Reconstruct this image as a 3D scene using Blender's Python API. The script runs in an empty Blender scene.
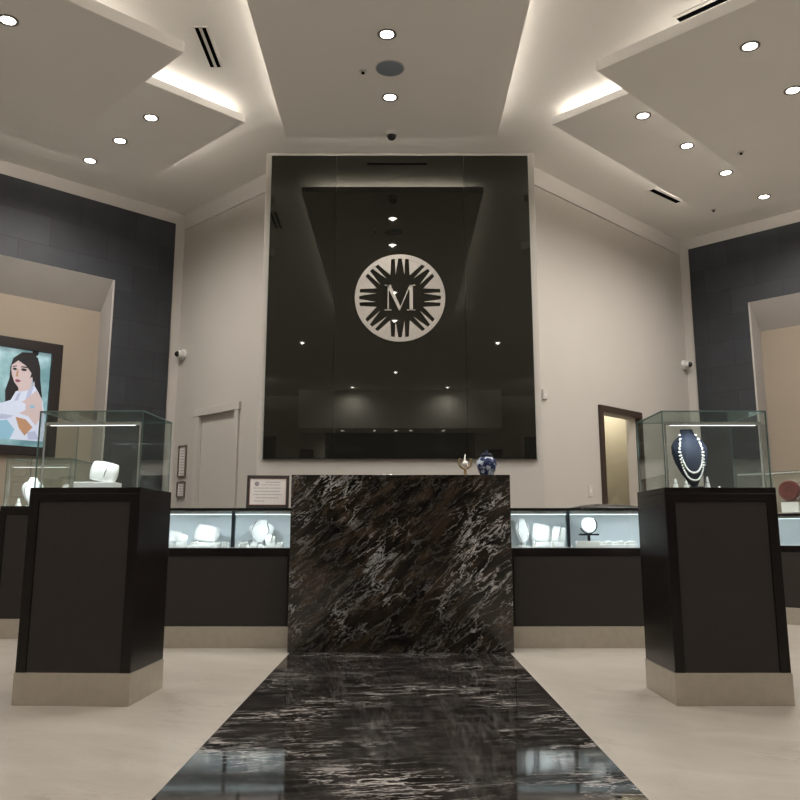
import bpy, bmesh, math, random
from mathutils import Vector, Matrix
random.seed(7)
PI = math.pi
C = bpy.context.scene.collection
S = math.sqrt(.5)

# ------------------------------------------------------------------ camera, world, exposure
cd = bpy.data.cameras.new('camera'); cam = bpy.data.objects.new('camera', cd); C.objects.link(cam)
cam.location = (0, 0, .8)
cam.rotation_euler = (PI/2 + math.atan(165/844), 0, 0)
cd.sensor_width = 36; cd.lens = 844/800*36; cd.shift_y = -29/800; cd.clip_start = .05
bpy.context.scene.camera = cam
w = bpy.data.worlds.new('world'); bpy.context.scene.world = w; w.use_nodes = True
w.node_tree.nodes['Background'].inputs[0].default_value = (.9, .93, 1, 1)
w.node_tree.nodes['Background'].inputs[1].default_value = .02
vs = bpy.context.scene.view_settings
vs.view_transform = 'Standard'; vs.look = 'None'; vs.gamma = 1; vs.exposure = 0.62; vs.use_curve_mapping = False
SPOT_W = 9.0       # downlight power
COVE = 13.0          # cove strip strength
CASE = 2.2         # cool strips in the showcases
WARM = (1, .945, .885)

# ------------------------------------------------------------------ helpers
class MB:
    def __init__(s): s.bm = bmesh.new()
    def box(s, x0, y0, z0, x1, y1, z1, rot=None, mi=0):
        x0, x1 = sorted((x0, x1)); y0, y1 = sorted((y0, y1)); z0, z1 = sorted((z0, z1))
        r = bmesh.ops.create_cube(s.bm, size=1)
        M = Matrix.Translation(((x0+x1)/2, (y0+y1)/2, (z0+z1)/2)) @ Matrix.Diagonal((x1-x0, y1-y0, z1-z0, 1))
        if rot: M = rot @ M
        bmesh.ops.transform(s.bm, matrix=M, verts=r['verts'])
        if mi:
            for v in r['verts']:
                for f in v.link_faces: f.material_index = mi
        return s
    def prism(s, poly, y0, y1, fn=None):
        """poly in (x,z), extruded along y"""
        a = [s.bm.verts.new((x, y0, z)) for x, z in poly]; b = [s.bm.verts.new((x, y1, z)) for x, z in poly]
        n = len(poly)
        s.bm.faces.new(a); s.bm.faces.new(b[::-1])
        for i in range(n): s.bm.faces.new((a[i], b[i], b[(i+1) % n], a[(i+1) % n]))
        if fn:
            for v in a+b: v.co = Vector(fn(v.co))
        return s
    def prismz(s, poly, z0, z1):
        a = [s.bm.verts.new((x, y, z0)) for x, y in poly]; b = [s.bm.verts.new((x, y, z1)) for x, y in poly]
        n = len(poly)
        s.bm.faces.new(a); s.bm.faces.new(b[::-1])
        for i in range(n): s.bm.faces.new((a[i], b[i], b[(i+1) % n], a[(i+1) % n]))
        return s
    def lathe(s, prof, seg=24, c=(0, 0, 0), M=None, sy=1):
        rings = []
        for r, z in prof:
            rings.append([s.bm.verts.new((r*math.cos(2*PI*k/seg), sy*r*math.sin(2*PI*k/seg), z)) for k in range(seg)])
        for a, b in zip(rings, rings[1:]):
            for k in range(seg): s.bm.faces.new((a[k], a[(k+1) % seg], b[(k+1) % seg], b[k]))
        s.bm.faces.new(rings[0][::-1]); s.bm.faces.new(rings[-1])
        T = Matrix.Translation(c) @ (M or Matrix())
        for rg in rings:
            for v in rg: v.co = T @ v.co
        return s
    def tube(s, pts, r, seg=8, closed=False):
        pts = [Vector(p) for p in pts]; n = len(pts); rings = []
        up = None
        for i in range(n):
            if closed: t = pts[(i+1) % n]-pts[i-1]
            else: t = pts[min(i+1, n-1)]-pts[max(i-1, 0)]
            t.normalize()
            if up is None: up = Vector((0, 0, 1)) if abs(t.z) < .9 else Vector((0, 1, 0))
            u = (up - t*up.dot(t)).normalized(); up = u; v = t.cross(u)
            rr = r[i] if isinstance(r, (list, tuple)) else r
            rings.append([s.bm.verts.new(pts[i]+u*rr*math.cos(2*PI*k/seg)+v*rr*math.sin(2*PI*k/seg)) for k in range(seg)])
        m = n if closed else n-1
        for i in range(m):
            a, b = rings[i], rings[(i+1) % n]
            for k in range(seg): s.bm.faces.new((a[k], a[(k+1) % seg], b[(k+1) % seg], b[k]))
        if not closed: s.bm.faces.new(rings[0][::-1]); s.bm.faces.new(rings[-1])
        return s
    def sphere(s, c, r, sx=1, sy=1, sz=1, u=16, v=10, M=None):
        k = bmesh.ops.create_uvsphere(s.bm, u_segments=u, v_segments=v, radius=r)
        bmesh.ops.transform(s.bm, matrix=Matrix.Translation(c) @ (M or Matrix()) @ Matrix.Diagonal((sx, sy, sz, 1)), verts=k['verts'])
        return s
    def build(s, name, mats, parent=None, loc=(0, 0, 0), rz=0, smooth=False, bevel=0):
        bmesh.ops.recalc_face_normals(s.bm, faces=s.bm.faces)
        me = bpy.data.meshes.new(name); s.bm.to_mesh(me); s.bm.free()
        o = bpy.data.objects.new(name, me); C.objects.link(o)
        for m in (mats if isinstance(mats, (list, tuple)) else [mats]): me.materials.append(m)
        o.location = loc; o.rotation_euler = (0, 0, rz); o.parent = parent
        if smooth:
            for p in me.polygons: p.use_smooth = True
            if smooth != 'all': 
                md = o.modifiers.new('split', 'EDGE_SPLIT'); md.split_angle = math.radians(38)
        if bevel:
            md = o.modifiers.new('bevel', 'BEVEL'); md.width = bevel; md.segments = 2; md.limit_method = 'ANGLE'
        return o
def tag(o, label=None, cat=None, group=None, kind=None):
    for k, v in (('label', label), ('category', cat), ('group', group), ('kind', kind)):
        if v: o[k] = v
    return o
def empty(name, loc, rz=0, label=None, cat=None, group=None, kind=None):
    o = bpy.data.objects.new(name, None); C.objects.link(o); o.location = loc; o.rotation_euler = (0, 0, rz); o.empty_display_size = .1
    return tag(o, label, cat, group, kind)
def copy_tree(o, parent=None):
    c = o.copy(); C.objects.link(c); c.parent = parent
    for ch in list(o.children): copy_tree(ch, c)
    return c
def rect(x0, z0, x1, z1): return [(x0, z0), (x1, z0), (x1, z1), (x0, z1)]

# ------------------------------------------------------------------ materials
def nt(name):
    m = bpy.data.materials.new(name); m.use_nodes = True
    return m, m.node_tree.nodes, m.node_tree.links, m.node_tree.nodes['Principled BSDF']
def pm(name, col, rough=.5, metal=0, spec=.5, var=0, vs_=8, bump=0, bs=60, emis=None, es=0, coat=0):
    m, N, L, b = nt(name)
    b.inputs['Base Color'].default_value = (*col, 1); b.inputs['Roughness'].default_value = rough
    b.inputs['Metallic'].default_value = metal; b.inputs['Specular IOR Level'].default_value = spec
    if coat: b.inputs['Coat Weight'].default_value = coat; b.inputs['Coat Roughness'].default_value = .08
    if emis: b.inputs['Emission Color'].default_value = (*emis, 1); b.inputs['Emission Strength'].default_value = es
    tc = N.new('ShaderNodeTexCoord')
    if var:
        n = N.new('ShaderNodeTexNoise'); n.inputs['Scale'].default_value = vs_; n.inputs['Detail'].default_value = 5
        L.new(tc.outputs['Object'], n.inputs['Vector'])
        r = N.new('ShaderNodeValToRGB')
        r.color_ramp.elements[0].position = .3; r.color_ramp.elements[1].position = .7
        r.color_ramp.elements[0].color = (*[c*(1-var) for c in col], 1); r.color_ramp.elements[1].color = (*[min(1, c*(1+var)) for c in col], 1)
        L.new(n.outputs['Fac'], r.inputs[0]); L.new(r.outputs[0], b.inputs['Base Color'])
    if bump:
        n = N.new('ShaderNodeTexNoise'); n.inputs['Scale'].default_value = bs; n.inputs['Detail'].default_value = 3
        L.new(tc.outputs['Object'], n.inputs['Vector'])
        bp = N.new('ShaderNodeBump'); bp.inputs['Strength'].default_value = bump; bp.inputs['Distance'].default_value = .002
        L.new(n.outputs['Fac'], bp.inputs['Height']); L.new(bp.outputs[0], b.inputs['Normal'])
    return m
def emat(name, col, st):
    m, N, L, b = nt(name); N.remove(b)
    e = N.new('ShaderNodeEmission'); e.inputs[0].default_value = (*col, 1); e.inputs[1].default_value = st
    L.new(e.outputs[0], N['Material Output'].inputs[0]); return m
def thin_glass(name, tint=(.96, .985, .975), ior=1.45, boost=1.0):
    m, N, L, b = nt(name); N.remove(b)
    t = N.new('ShaderNodeBsdfTransparent'); t.inputs[0].default_value = (*tint, 1)
    g = N.new('ShaderNodeBsdfGlossy'); g.inputs['Roughness'].default_value = .01; g.inputs[0].default_value = (.9, .95, .95, 1)
    lw = N.new('ShaderNodeLayerWeight'); lw.inputs[0].default_value = .5
    pw = N.new('ShaderNodeMath'); pw.operation = 'POWER'; pw.inputs[1].default_value = 5; L.new(lw.outputs['Facing'], pw.inputs[0])
    f = N.new('ShaderNodeMath'); f.operation = 'MULTIPLY_ADD'; f.inputs[1].default_value = .9; f.inputs[2].default_value = .045; L.new(pw.outputs[0], f.inputs[0])
    mx = N.new('ShaderNodeMixShader')
    L.new(f.outputs[0], mx.inputs[0]); L.new(t.outputs[0], mx.inputs[1]); L.new(g.outputs[0], mx.inputs[2])
    L.new(mx.outputs[0], N['Material Output'].inputs[0]); return m
def marble(name, rotv, scale, base, vein, brown, amount=.5, rough=.08):
    m, N, L, b = nt(name)
    tc = N.new('ShaderNodeTexCoord'); mp = N.new('ShaderNodeMapping')
    mr = N.new('ShaderNodeMapping'); mr.inputs['Rotation'].default_value = rotv
    mp.inputs['Scale'].default_value = scale
    L.new(tc.outputs['Object'], mr.inputs['Vector']); L.new(mr.outputs[0], mp.inputs['Vector'])
    wn = N.new('ShaderNodeTexNoise'); wn.inputs['Scale'].default_value = 1.3; wn.inputs['Detail'].default_value = 6; wn.inputs['Roughness'].default_value = .6
    L.new(mp.outputs[0], wn.inputs['Vector'])
    sub = N.new('ShaderNodeVectorMath'); sub.operation = 'MULTIPLY_ADD'; sub.inputs[1].default_value = (.75, .75, .75)
    L.new(wn.outputs['Color'], sub.inputs[0]); L.new(mp.outputs[0], sub.inputs[2])
    def ridge(sc, width, det):
        n = N.new('ShaderNodeTexNoise'); n.inputs['Scale'].default_value = sc; n.inputs['Detail'].default_value = det; n.inputs['Roughness'].default_value = .55
        L.new(sub.outputs[0], n.inputs['Vector'])
        a = N.new('ShaderNodeMath'); a.operation = 'SUBTRACT'; a.inputs[1].default_value = .5; L.new(n.outputs['Fac'], a.inputs[0])
        c = N.new('ShaderNodeMath'); c.operation = 'ABSOLUTE'; L.new(a.outputs[0], c.inputs[0])
        r = N.new('ShaderNodeMapRange'); r.inputs['From Min'].default_value = 0; r.inputs['From Max'].default_value = width
        r.inputs['To Min'].default_value = 1; r.inputs['To Max'].default_value = 0
        L.new(c.outputs[0], r.inputs[0]); return r.outputs[0]
    v1 = ridge(1.7, .016, 4); v2 = ridge(3.6, .014, 3)
    # patches where the veining concentrates
    pn = N.new('ShaderNodeTexNoise'); pn.inputs['Scale'].default_value = 1.9; pn.inputs['Detail'].default_value = 3
    L.new(mr.outputs[0], pn.inputs['Vector'])
    pr = N.new('ShaderNodeMapRange'); pr.inputs['From Min'].default_value = .47; pr.inputs['From Max'].default_value = .64; L.new(pn.outputs['Fac'], pr.inputs[0])
    mxv = N.new('ShaderNodeMath'); mxv.operation = 'MAXIMUM'; L.new(v1, mxv.inputs[0]); L.new(v2, mxv.inputs[1])
    ml = N.new('ShaderNodeMath'); ml.operation = 'MULTIPLY_ADD'; L.new(pr.outputs[0], ml.inputs[0]); ml.inputs[1].default_value = .9; ml.inputs[2].default_value = .10
    mm = N.new('ShaderNodeMath'); mm.operation = 'MULTIPLY'; L.new(mxv.outputs[0], mm.inputs[0]); L.new(ml.outputs[0], mm.inputs[1])
    am = N.new('ShaderNodeMath'); am.operation = 'MULTIPLY'; L.new(mm.outputs[0], am.inputs[0]); am.inputs[1].default_value = amount
    cl = N.new('ShaderNodeTexNoise'); cl.inputs['Scale'].default_value = 3; cl.inputs['Detail'].default_value = 8; cl.inputs['Roughness'].default_value = .65
    L.new(sub.outputs[0], cl.inputs['Vector'])
    r = N.new('ShaderNodeValToRGB'); e = r.color_ramp.elements
    e[0].position = .38; e[0].color = (*base, 1); e[1].position = .78; e[1].color = (*brown, 1)
    L.new(cl.outputs['Fac'], r.inputs[0])
    mix = N.new('ShaderNodeMixRGB'); L.new(am.outputs[0], mix.inputs[0]); L.new(r.outputs[0], mix.inputs[1]); mix.inputs[2].default_value = (*vein, 1)
    L.new(mix.outputs[0], b.inputs['Base Color']); b.inputs['Roughness'].default_value = rough; b.inputs['Specular IOR Level'].default_value = .6
    return m

M_wall = pm('warm_white_wall_paint', (.46, .432, .394), .7, spec=.25, var=.015, vs_=2, bump=.15, bs=250)
M_ceil = pm('ceiling_paint', (.80, .775, .73), .8, spec=.2, var=.01, vs_=2)
M_slab = pm('soffit_paint', (.79, .77, .735), .8, spec=.2, var=.01, vs_=2)
M_crown = pm('crown_paint', (.52, .49, .455), .6, spec=.3)
M_nichegrey = pm('niche_plaster', (.40, .375, .35), .75, spec=.2, var=.04, vs_=3)
M_nichebeige = pm('niche_beige', (.31, .26, .205), .75, spec=.2, var=.02, vs_=2)
M_black = pm('espresso_black_lacquer', (.007, .005, .0045), .25, spec=.3, var=.25, vs_=14)
M_panel = pm('dark_taupe_laminate', (.024, .0195, .017), .5, spec=.25, var=.06, vs_=30, bump=.1, bs=400)
M_plinth = pm('champagne_brushed_metal', (.42, .38, .315), .34, metal=.55, var=.05, vs_=20)
M_white = pm('white_leatherette', (.80, .80, .78), .5, spec=.3, bump=.1, bs=300)
M_whitefloor = pm('white_display_fabric', (.80, .82, .84), .7, spec=.2, bump=.1, bs=300)
M_caseback = pm('pale_case_back', (.72, .77, .79), .5, spec=.3)
M_navy = pm('navy_velvet', (.014, .018, .030), .7, spec=.2, var=.2, vs_=30)
M_silver = pm('polished_silver', (.85, .85, .87), .2, metal=.9)
M_pearl = pm('pearl', (.85, .82, .78), .2, spec=.6)
M_chrome = pm('satin_aluminium', (.70, .70, .70), .25, metal=.8)
M_frame = pm('walnut_frame', (.010, .005, .004), .4, var=.3, vs_=25)
M_brown = pm('dark_brown_door_frame', (.035, .022, .016), .4, var=.2, vs_=25)
M_paper = pm('certificate_paper', (.66, .63, .61), .7, spec=.2)
M_ink = pm('ink_grey', (.25, .22, .24), .7)
M_rust = pm('rust_border', (.35, .12, .07), .6)
M_pframe = pm('aged_wood_frame', (.11, .085, .065), .4, var=.2, vs_=30)
M_gold = pm('antique_brass', (.34, .24, .12), .35, metal=.9)
M_plastic = pm('white_plastic', (.62, .61, .58), .35)
M_dark = pm('black_plastic', (.008, .008, .009), .2)
M_slot = pm('black_slot', (.003, .003, .003), 1, spec=0)
M_grille = pm('speaker_grille_grey', (.20, .235, .285), .6, bump=.6, bs=500)
M_trimring = pm('downlight_trim', (.55, .53, .50), .3, metal=.2)
M_baffle = pm('downlight_baffle', (.20, .185, .17), .3, metal=.5)
M_red = pm('red_lacquer', (.13, .022, .020), .4, var=.3, vs_=20)
M_emb = pm('champagne_silver_emblem', (.35, .325, .29), .42, metal=.3, var=.08, vs_=60)
M_door = pm('door_paint', (.47, .44, .402), .5)
M_olive = pm('olive_beige_wall', (.30, .275, .20), .7)
M_lamp = emat('downlight_lens', (1, .93, .84), 16)
M_cove = emat('warm_led_strip', (1, .94, .87), COVE)
M_fill_rear = emat('rear_fill_strip', (1, .94, .87), 150)  # strong fill light for the added rear panels
M_led = emat('cool_led_strip', (.80, .92, 1), CASE)
M_glass = thin_glass('clear_glass')
M_edge = pm('green_glass_edge', (.11, .16, .15), .2, spec=.5)

# dark stone tile cladding
def tile_mat():
    m, N, L, b = nt('charcoal_stone_tiles')
    tc = N.new('ShaderNodeTexCoord'); sx = N.new('ShaderNodeSeparateXYZ'); cx = N.new('ShaderNodeCombineXYZ')
    L.new(tc.outputs['Object'], sx.inputs[0]); L.new(sx.outputs[0], cx.inputs[0]); L.new(sx.outputs[2], cx.inputs[1])
    br = N.new('ShaderNodeTexBrick'); br.inputs['Scale'].default_value = 1; br.inputs['Brick Width'].default_value = .62; br.inputs['Row Height'].default_value = .31
    br.inputs['Mortar Size'].default_value = .0035; br.inputs['Color1'].default_value = (.019, .022, .027, 1); br.inputs['Color2'].default_value = (.029, .032, .039, 1)
    br.inputs['Mortar'].default_value = (.010, .010, .012, 1)
    L.new(cx.outputs[0], br.inputs['Vector'])
    n = N.new('ShaderNodeTexNoise'); n.inputs['Scale'].default_value = 5; n.inputs['Detail'].default_value = 8; L.new(tc.outputs['Object'], n.inputs['Vector'])
    mx = N.new('ShaderNodeMixRGB'); mx.blend_type = 'OVERLAY'; mx.inputs[0].default_value = .35
    L.new(br.outputs[0], mx.inputs[1]); L.new(n.outputs['Fac'], mx.inputs[2]); L.new(mx.outputs[0], b.inputs['Base Color'])
    b.inputs['Roughness'].default_value = .62
    n2 = N.new('ShaderNodeTexNoise'); n2.inputs['Scale'].default_value = 40; n2.inputs['Detail'].default_value = 5
    mp = N.new('ShaderNodeMapping'); mp.inputs['Scale'].default_value = (1, 1, 3); L.new(tc.outputs['Object'], mp.inputs[0]); L.new(mp.outputs[0], n2.inputs[0])
    bp = N.new('ShaderNodeBump'); bp.inputs['Strength'].default_value = .35; bp.inputs['Distance'].default_value = .004
    ad = N.new('ShaderNodeMath'); ad.operation = 'SUBTRACT'; L.new(n2.outputs['Fac'], ad.inputs[0]); L.new(br.outputs['Fac'], ad.inputs[1])
    L.new(ad.outputs[0], bp.inputs['Height']); L.new(bp.outputs[0], b.inputs['Normal']); return m
M_tile = tile_mat()
M_runner = marble('black_marble_runner', (0, 0, -.16), (1.1, 4.2, 1), (.007, .006, .0055), (.52, .49, .46), (.034, .028, .025), .95, .06)
M_desk = marble('black_marble_desk', (0, .68, 0), (1.5, 1.5, 5.0), (.0035, .0033, .0035), (.60, .59, .58), (.052, .036, .022), .75, .10)
M_floor = marble('cream_marble_floor', (0, 0, .5), (.8, 1.9, 1), (.375, .342, .295), (.235, .205, .17), (.455, .42, .37), .6, .28)

# blue and white porcelain
def porcelain():
    m, N, L, b = nt('blue_white_porcelain'); tc = N.new('ShaderNodeTexCoord')
    v = N.new('ShaderNodeTexNoise'); v.inputs['Scale'].default_value = 26; v.inputs['Detail'].default_value = 3; L.new(tc.outputs['Object'], v.inputs[0])
    r = N.new('ShaderNodeValToRGB'); r.color_ramp.elements[0].position = .50; r.color_ramp.elements[1].position = .60
    r.color_ramp.elements[0].color = (.012, .022, .075, 1); r.color_ramp.elements[1].color = (.42, .48, .56, 1)
    L.new(v.outputs['Fac'], r.inputs[0]); L.new(r.outputs[0], b.inputs['Base Color']); b.inputs['Roughness'].default_value = .12; return m
M_porc = porcelain()
# smoked mirror glass of the big wall panel
def smoked():
    m, N, L, b = nt('smoked_black_glass')
    b.inputs['Base Color'].default_value = (.010, .010, .008, 1); b.inputs['Roughness'].default_value = .015
    b.inputs['IOR'].default_value = 1.62; b.inputs['Specular Tint'].default_value = (.95, .95, .86, 1)
    return m
M_smoke = smoked()

# ------------------------------------------------------------------ room shell
H = 4.49
CL = (-2.5, 9.35); CR = (3.54, 10.24)                # corners where pale and dark walls meet
EL = (CL[0]-4.5*S, CL[1]-4.5*S); ER = (CR[0]+3*S, CR[1]-3*S)
YR = -7.0                                            # rear (storefront) wall
outline = [(-6.2, YR-.3), (6.2, YR-.3), (6.2, 12), (-6.2, 12)]
def struct(o, label=None): o['kind'] = 'structure'; return o
struct(MB().prismz(outline, -.12, 0).build('floor', M_floor))
struct(MB().prismz(outline, H, H+.12).build('ceiling', M_ceil))
runner = MB().box(-.765, -4, .0, .765, 6.14, .004).build('floor', M_runner)
tag(runner, 'black marble runner with white veins leading up to the desk', None, None, 'structure')
# bulkhead behind the glass, pale splayed walls
struct(MB().box(-1.31, 7.73, 0, 1.31, 9.2, H).build('wall_back', M_wall))
RL, RR = math.radians(135), math.radians(45)
# left pale wall, local x runs outward from (-1.31, 8.16), +y into the room
def wall_with_door(name, loc, rz, L, sg, d0, d1, dh):
    m = MB(); m.box(-.2, 0, 0, d0, sg*.15, H); m.box(d1, 0, 0, L, sg*.15, H); m.box(d0, 0, dh, d1, sg*.15, H)
    return struct(m.build(name, M_wall, loc=loc, rz=rz))
oL, oR = (-1.31, 8.16, 0), (1.31, 8.01, 0)
LL = (1.19)/S; LR_ = 2.23/S
wall_with_door('wall_back_left', oL, RL, LL+.1, -1, .50, 1.19, 2.07)
wall_with_door('wall_back_right', oR, RR, LR_+.15, 1, 1.15, 1.90, 2.09)
# dark tiled walls with a tall recessed niche each
NZ0 = .30
def dark_wall(name, c, rz, L, sg, n1):
    m = MB(); t = sg*.30
    m.box(.13, 0, 0, .82, t, 4.345); m.box(n1, 0, 0, L, t, 4.345)
    m.box(.82, 0, 3.515, n1, t, 4.345); m.box(.82, 0, 0, n1, t, NZ0)
    struct(m.build(name, M_tile, loc=(*c, 0), rz=rz))
    m = MB(); m.box(0, sg*.02, 0, .13, t, H); m.box(.13, sg*.012, 4.345, L, t, H)
    o = struct(m.build('trim_1' if sg < 0 else 'trim_2', M_crown, loc=(*c, 0), rz=rz))
    # plaster reveals: sloping head and jambs, and the beige back
    m = MB()
    q = [(0, 3.515), (sg*.30, 3.515), (sg*.30, 3.0), (sg*.27, 3.0), (sg*.25, 3.20)]
    a = [m.bm.verts.new((.822, y, z)) for y, z in q]; b = [m.bm.verts.new((n1-.002, y, z)) for y, z in q]
    m.bm.faces.new(a); m.bm.faces.new(b[::-1])
    for i in range(5): m.bm.faces.new((a[i], b[i], b[(i+1) % 5], a[(i+1) % 5]))
    m.box(.822, .0, NZ0, .842, sg*.30, 3.514); m.box(n1-.022, .0, NZ0, n1-.002, sg*.30, 3.514); m.box(.822, 0, NZ0+.001, n1-.002, sg*.3, NZ0+.02)
    struct(m.build(name, M_nichegrey, loc=(*c, 0), rz=rz))
    struct(MB().box(.80, sg*.25, NZ0, n1+.02, sg*.36, 3.3).build(name, M_nichebeige, loc=(*c, 0), rz=rz))
DLr, DRr = math.radians(225), math.radians(-45)
dark_wall('wall_left', CL, DLr, 4.5, -1, 2.9)
dark_wall('wall_right', CR, DRr, 3.0, 1, 2.5)
struct(MB().box(EL[0]-.15, YR, 0, EL[0], EL[1]+.1, H).build('wall_left', M_wall))
struct(MB().box(ER[0], YR, 0, ER[0]+.15, ER[1]+.1, H).build('wall_right', M_wall))
# rear storefront
m = MB(); xa, xb = EL[0]-.15, ER[0]+.15
for a, b, z0, z1 in ((xa, -3.9, 3.4, H), (xa, -5.4, 0, 3.4), (-3.3, -2.0, 0, H), (-3.9, -3.3, 3.4, H), (-2.0, 2.0, 3.5, H), (2.0, 3.3, 0, H), (3.3, xb, 3.4, H), (5.3, xb, 0, 3.4)):
    m.box(a, YR-.2, z0, b, YR, z1)
struct(m.build('wall_rear', M_wall))
M_night = pm('night_glazing', (.004, .004, .005), .05)
for i, (a, b, z) in enumerate(((-5.4, -3.3, 3.4), (-2, 2, 3.5), (3.3, 5.3, 3.4))):
    struct(MB().box(a, YR-.12, 0, b, YR-.10, z).build('window_%d' % (i+1), M_night))
    m = MB(); n = 4 if i == 1 else 2
    for k in range(n+1): x = a+(b-a)*k/n; m.box(x-.03, YR-.14, 0, x+.03, YR-.05, z)
    m.box(a, YR-.14, 2.4, b, YR-.05, 2.46)
    struct(m.build('trim_%d' % (5+i), M_dark))
struct(MB().box(-2.6, YR, 3.5, 2.6, YR+1.0, H).build('ceiling', M_ceil))
# crown bands on the pale walls
struct(MB().box(.0, 0, 4.30, LL, .02, H).build('trim_3', M_crown, loc=oL, rz=RL))
struct(MB().box(.0, 0, 4.30, LR_, -.02, H).build('trim_4', M_crown, loc=oR, rz=RR))

# corridor behind the right doorway
m = MB()
struct(MB().box(.6, 1.3, 0, 3.0, 1.4, 2.6).build('wall_corridor_back', M_door, loc=oR, rz=RR))
struct(MB().box(.95, .15, 0, 1.05, 1.3, 2.6).build('wall_corridor_left', M_olive, loc=oR, rz=RR))
struct(MB().box(2.2, .15, 0, 2.3, 1.3, 2.6).build('wall_corridor_right', M_olive, loc=oR, rz=RR))
struct(MB().box(.95, .15, 2.6, 2.3, 1.4, 2.65).build('ceiling', M_ceil, loc=oR, rz=RR))
cl = bpy.data.lights.new('corridor_lamp', 'POINT'); cl.energy = 14; cl.color = (1, .92, .8); cl.shadow_soft_size = .1
co = bpy.data.objects.new('corridor_lamp', cl); C.objects.link(co); v = Matrix.Rotation(RR, 4, 'Z') @ Vector((1.8, .6, 2.3)); co.location = (oR[0]+v.x, oR[1]+v.y, 2.3)

# doors
d = MB().box(.51, -.06, .005, 1.18, -.02, 2.06).build('door_1', M_door, loc=oL, rz=RL, bevel=.004); struct(d)
fr = MB(); fr.box(.44, -.02, 0, .51, .025, 2.13); fr.box(1.18, -.02, 0, 1.25, .025, 2.13); fr.box(.42, -.02, 2.06, 1.27, .03, 2.14); fr.build('door_casing', M_door, d, bevel=.003)
hd = MB(); hd.lathe([(.025, 0), (.025, .012), (.01, .014), (.01, .05)], 14, (.57, -.02, 1.0), Matrix.Rotation(-PI/2, 4, 'X')); hd.box(.56, .028, .99, .68, .04, 1.01); hd.build('door_handle', M_chrome, d)
d = MB(); d.box(1.09, -.03, 0, 1.155, .03, 2.155); d.box(1.895, -.03, 0, 1.96, .03, 2.155); d.box(1.09, -.031, 2.088, 1.96, .03, 2.156)
struct(d.build('door_2', M_brown, loc=oR, rz=RR, bevel=.004))

# ------------------------------------------------------------------ suspended soffits with cove strips
def slab(name, poly, z0, z1, inset, label, drop=None, hang=.0, skip=()):
    """poly counter-clockwise in xy; LED strip on the top edge; hangers up to the ceiling"""
    r = empty(name, (0, 0, z0), 0, label, 'ceiling panel')
    MB().prismz(poly, 0, z1-z0).build('panel', M_slab, r, bevel=.003)
    n = len(poly); c = Vector((sum(p[0] for p in poly)/n, sum(p[1] for p in poly)/n))
    # upstand carrying the panel under the ceiling
    q = []
    for i in range(n):
        a, b, d = Vector(poly[i-1]), Vector(poly[i]), Vector(poly[(i+1) % n])
        e1 = (b-a).normalized(); e2 = (d-b).normalized(); n1 = Vector((-e1.y, e1.x)); n2 = Vector((-e2.y, e2.x))
        bis = (n1+n2); k = 1+n1.dot(n2); q.append(((b+bis*inset/k).x, (b+bis*inset/k).y, (b+bis*(inset-.02)/k)))
    MB().prismz([(x, y) for x, y, _ in q], z1-z0, H-z0+.01).build('upstand', M_slab, r)
    for i in range(n):
        if i in skip: continue
        a = q[i]; b = q[(i+1) % n]; a1 = a[2]; b1 = b[2]
        M_c = M_cove
        MB().prismz([(a[0], a[1]), (b[0], b[1]), (b1.x, b1.y), (a1.x, a1.y)], z1-z0+.005, z1-z0+.03).build('led_strip', M_cove, r)
    return r
slab('suspended_ceiling_panel', [(-1.03, 1.41), (.875, 1.41), (.875, 7.08), (-1.03, 7.08)], 4.33, 4.395, .22, 'long central ceiling panel floating above the desk with glowing side coves')
def diag(cx, cy, sgn, a, b):
    """square panel with a corner at cx,cy nearest the middle; a along the far (wallward) edge, b toward the camera side"""
    p0 = Vector((cx, cy)); e1 = Vector((sgn*S, S)); e2 = Vector((sgn*S, -S))
    P = [p0, p0+e2*b, p0+e2*b+e1*a, p0+e1*a]
    if sgn < 0: P = P[::-1]
    return [(p.x, p.y) for p in P]
slab('suspended_ceiling_panel', diag(-1.35, 6.80, -1, 1.72, 3.2), 4.335, 4.405, .16, 'thin left ceiling panel with three downlights, tucked above the bigger left panel')
slab('suspended_ceiling_panel', diag(1.33, 6.84, 1, 3.08, 3.2), 4.335, 4.405, .16, 'thin right ceiling panel with four downlights in a row')
slab('suspended_ceiling_panel', diag(-1.54, 5.47, -1, 2.0, 3.2), 4.18, 4.27, .55, 'large low ceiling panel at upper left with one downlight')
slab('suspended_ceiling_panel', diag(1.46, 5.71, 1, 2.95, 3.2), 4.18, 4.27, .55, 'large low ceiling panel at upper right with two downlights')

# two unseen cove-lit panels added at the rear to brighten the ceiling
M_cove = M_fill_rear
for x, l in ((-4.35, 'left'), (4.35, 'right')):
    slab('suspended_ceiling_panel', [(x-1.1, -4.6), (x+1.1, -4.6), (x+1.1, -.4), (x-1.1, -.4)], 4.24, 4.30, .30, 'added fill-light ceiling panel with glowing coves over the %s rear of the shop, behind the viewer' % l, skip=(1,) if x < 0 else (3,))
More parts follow.
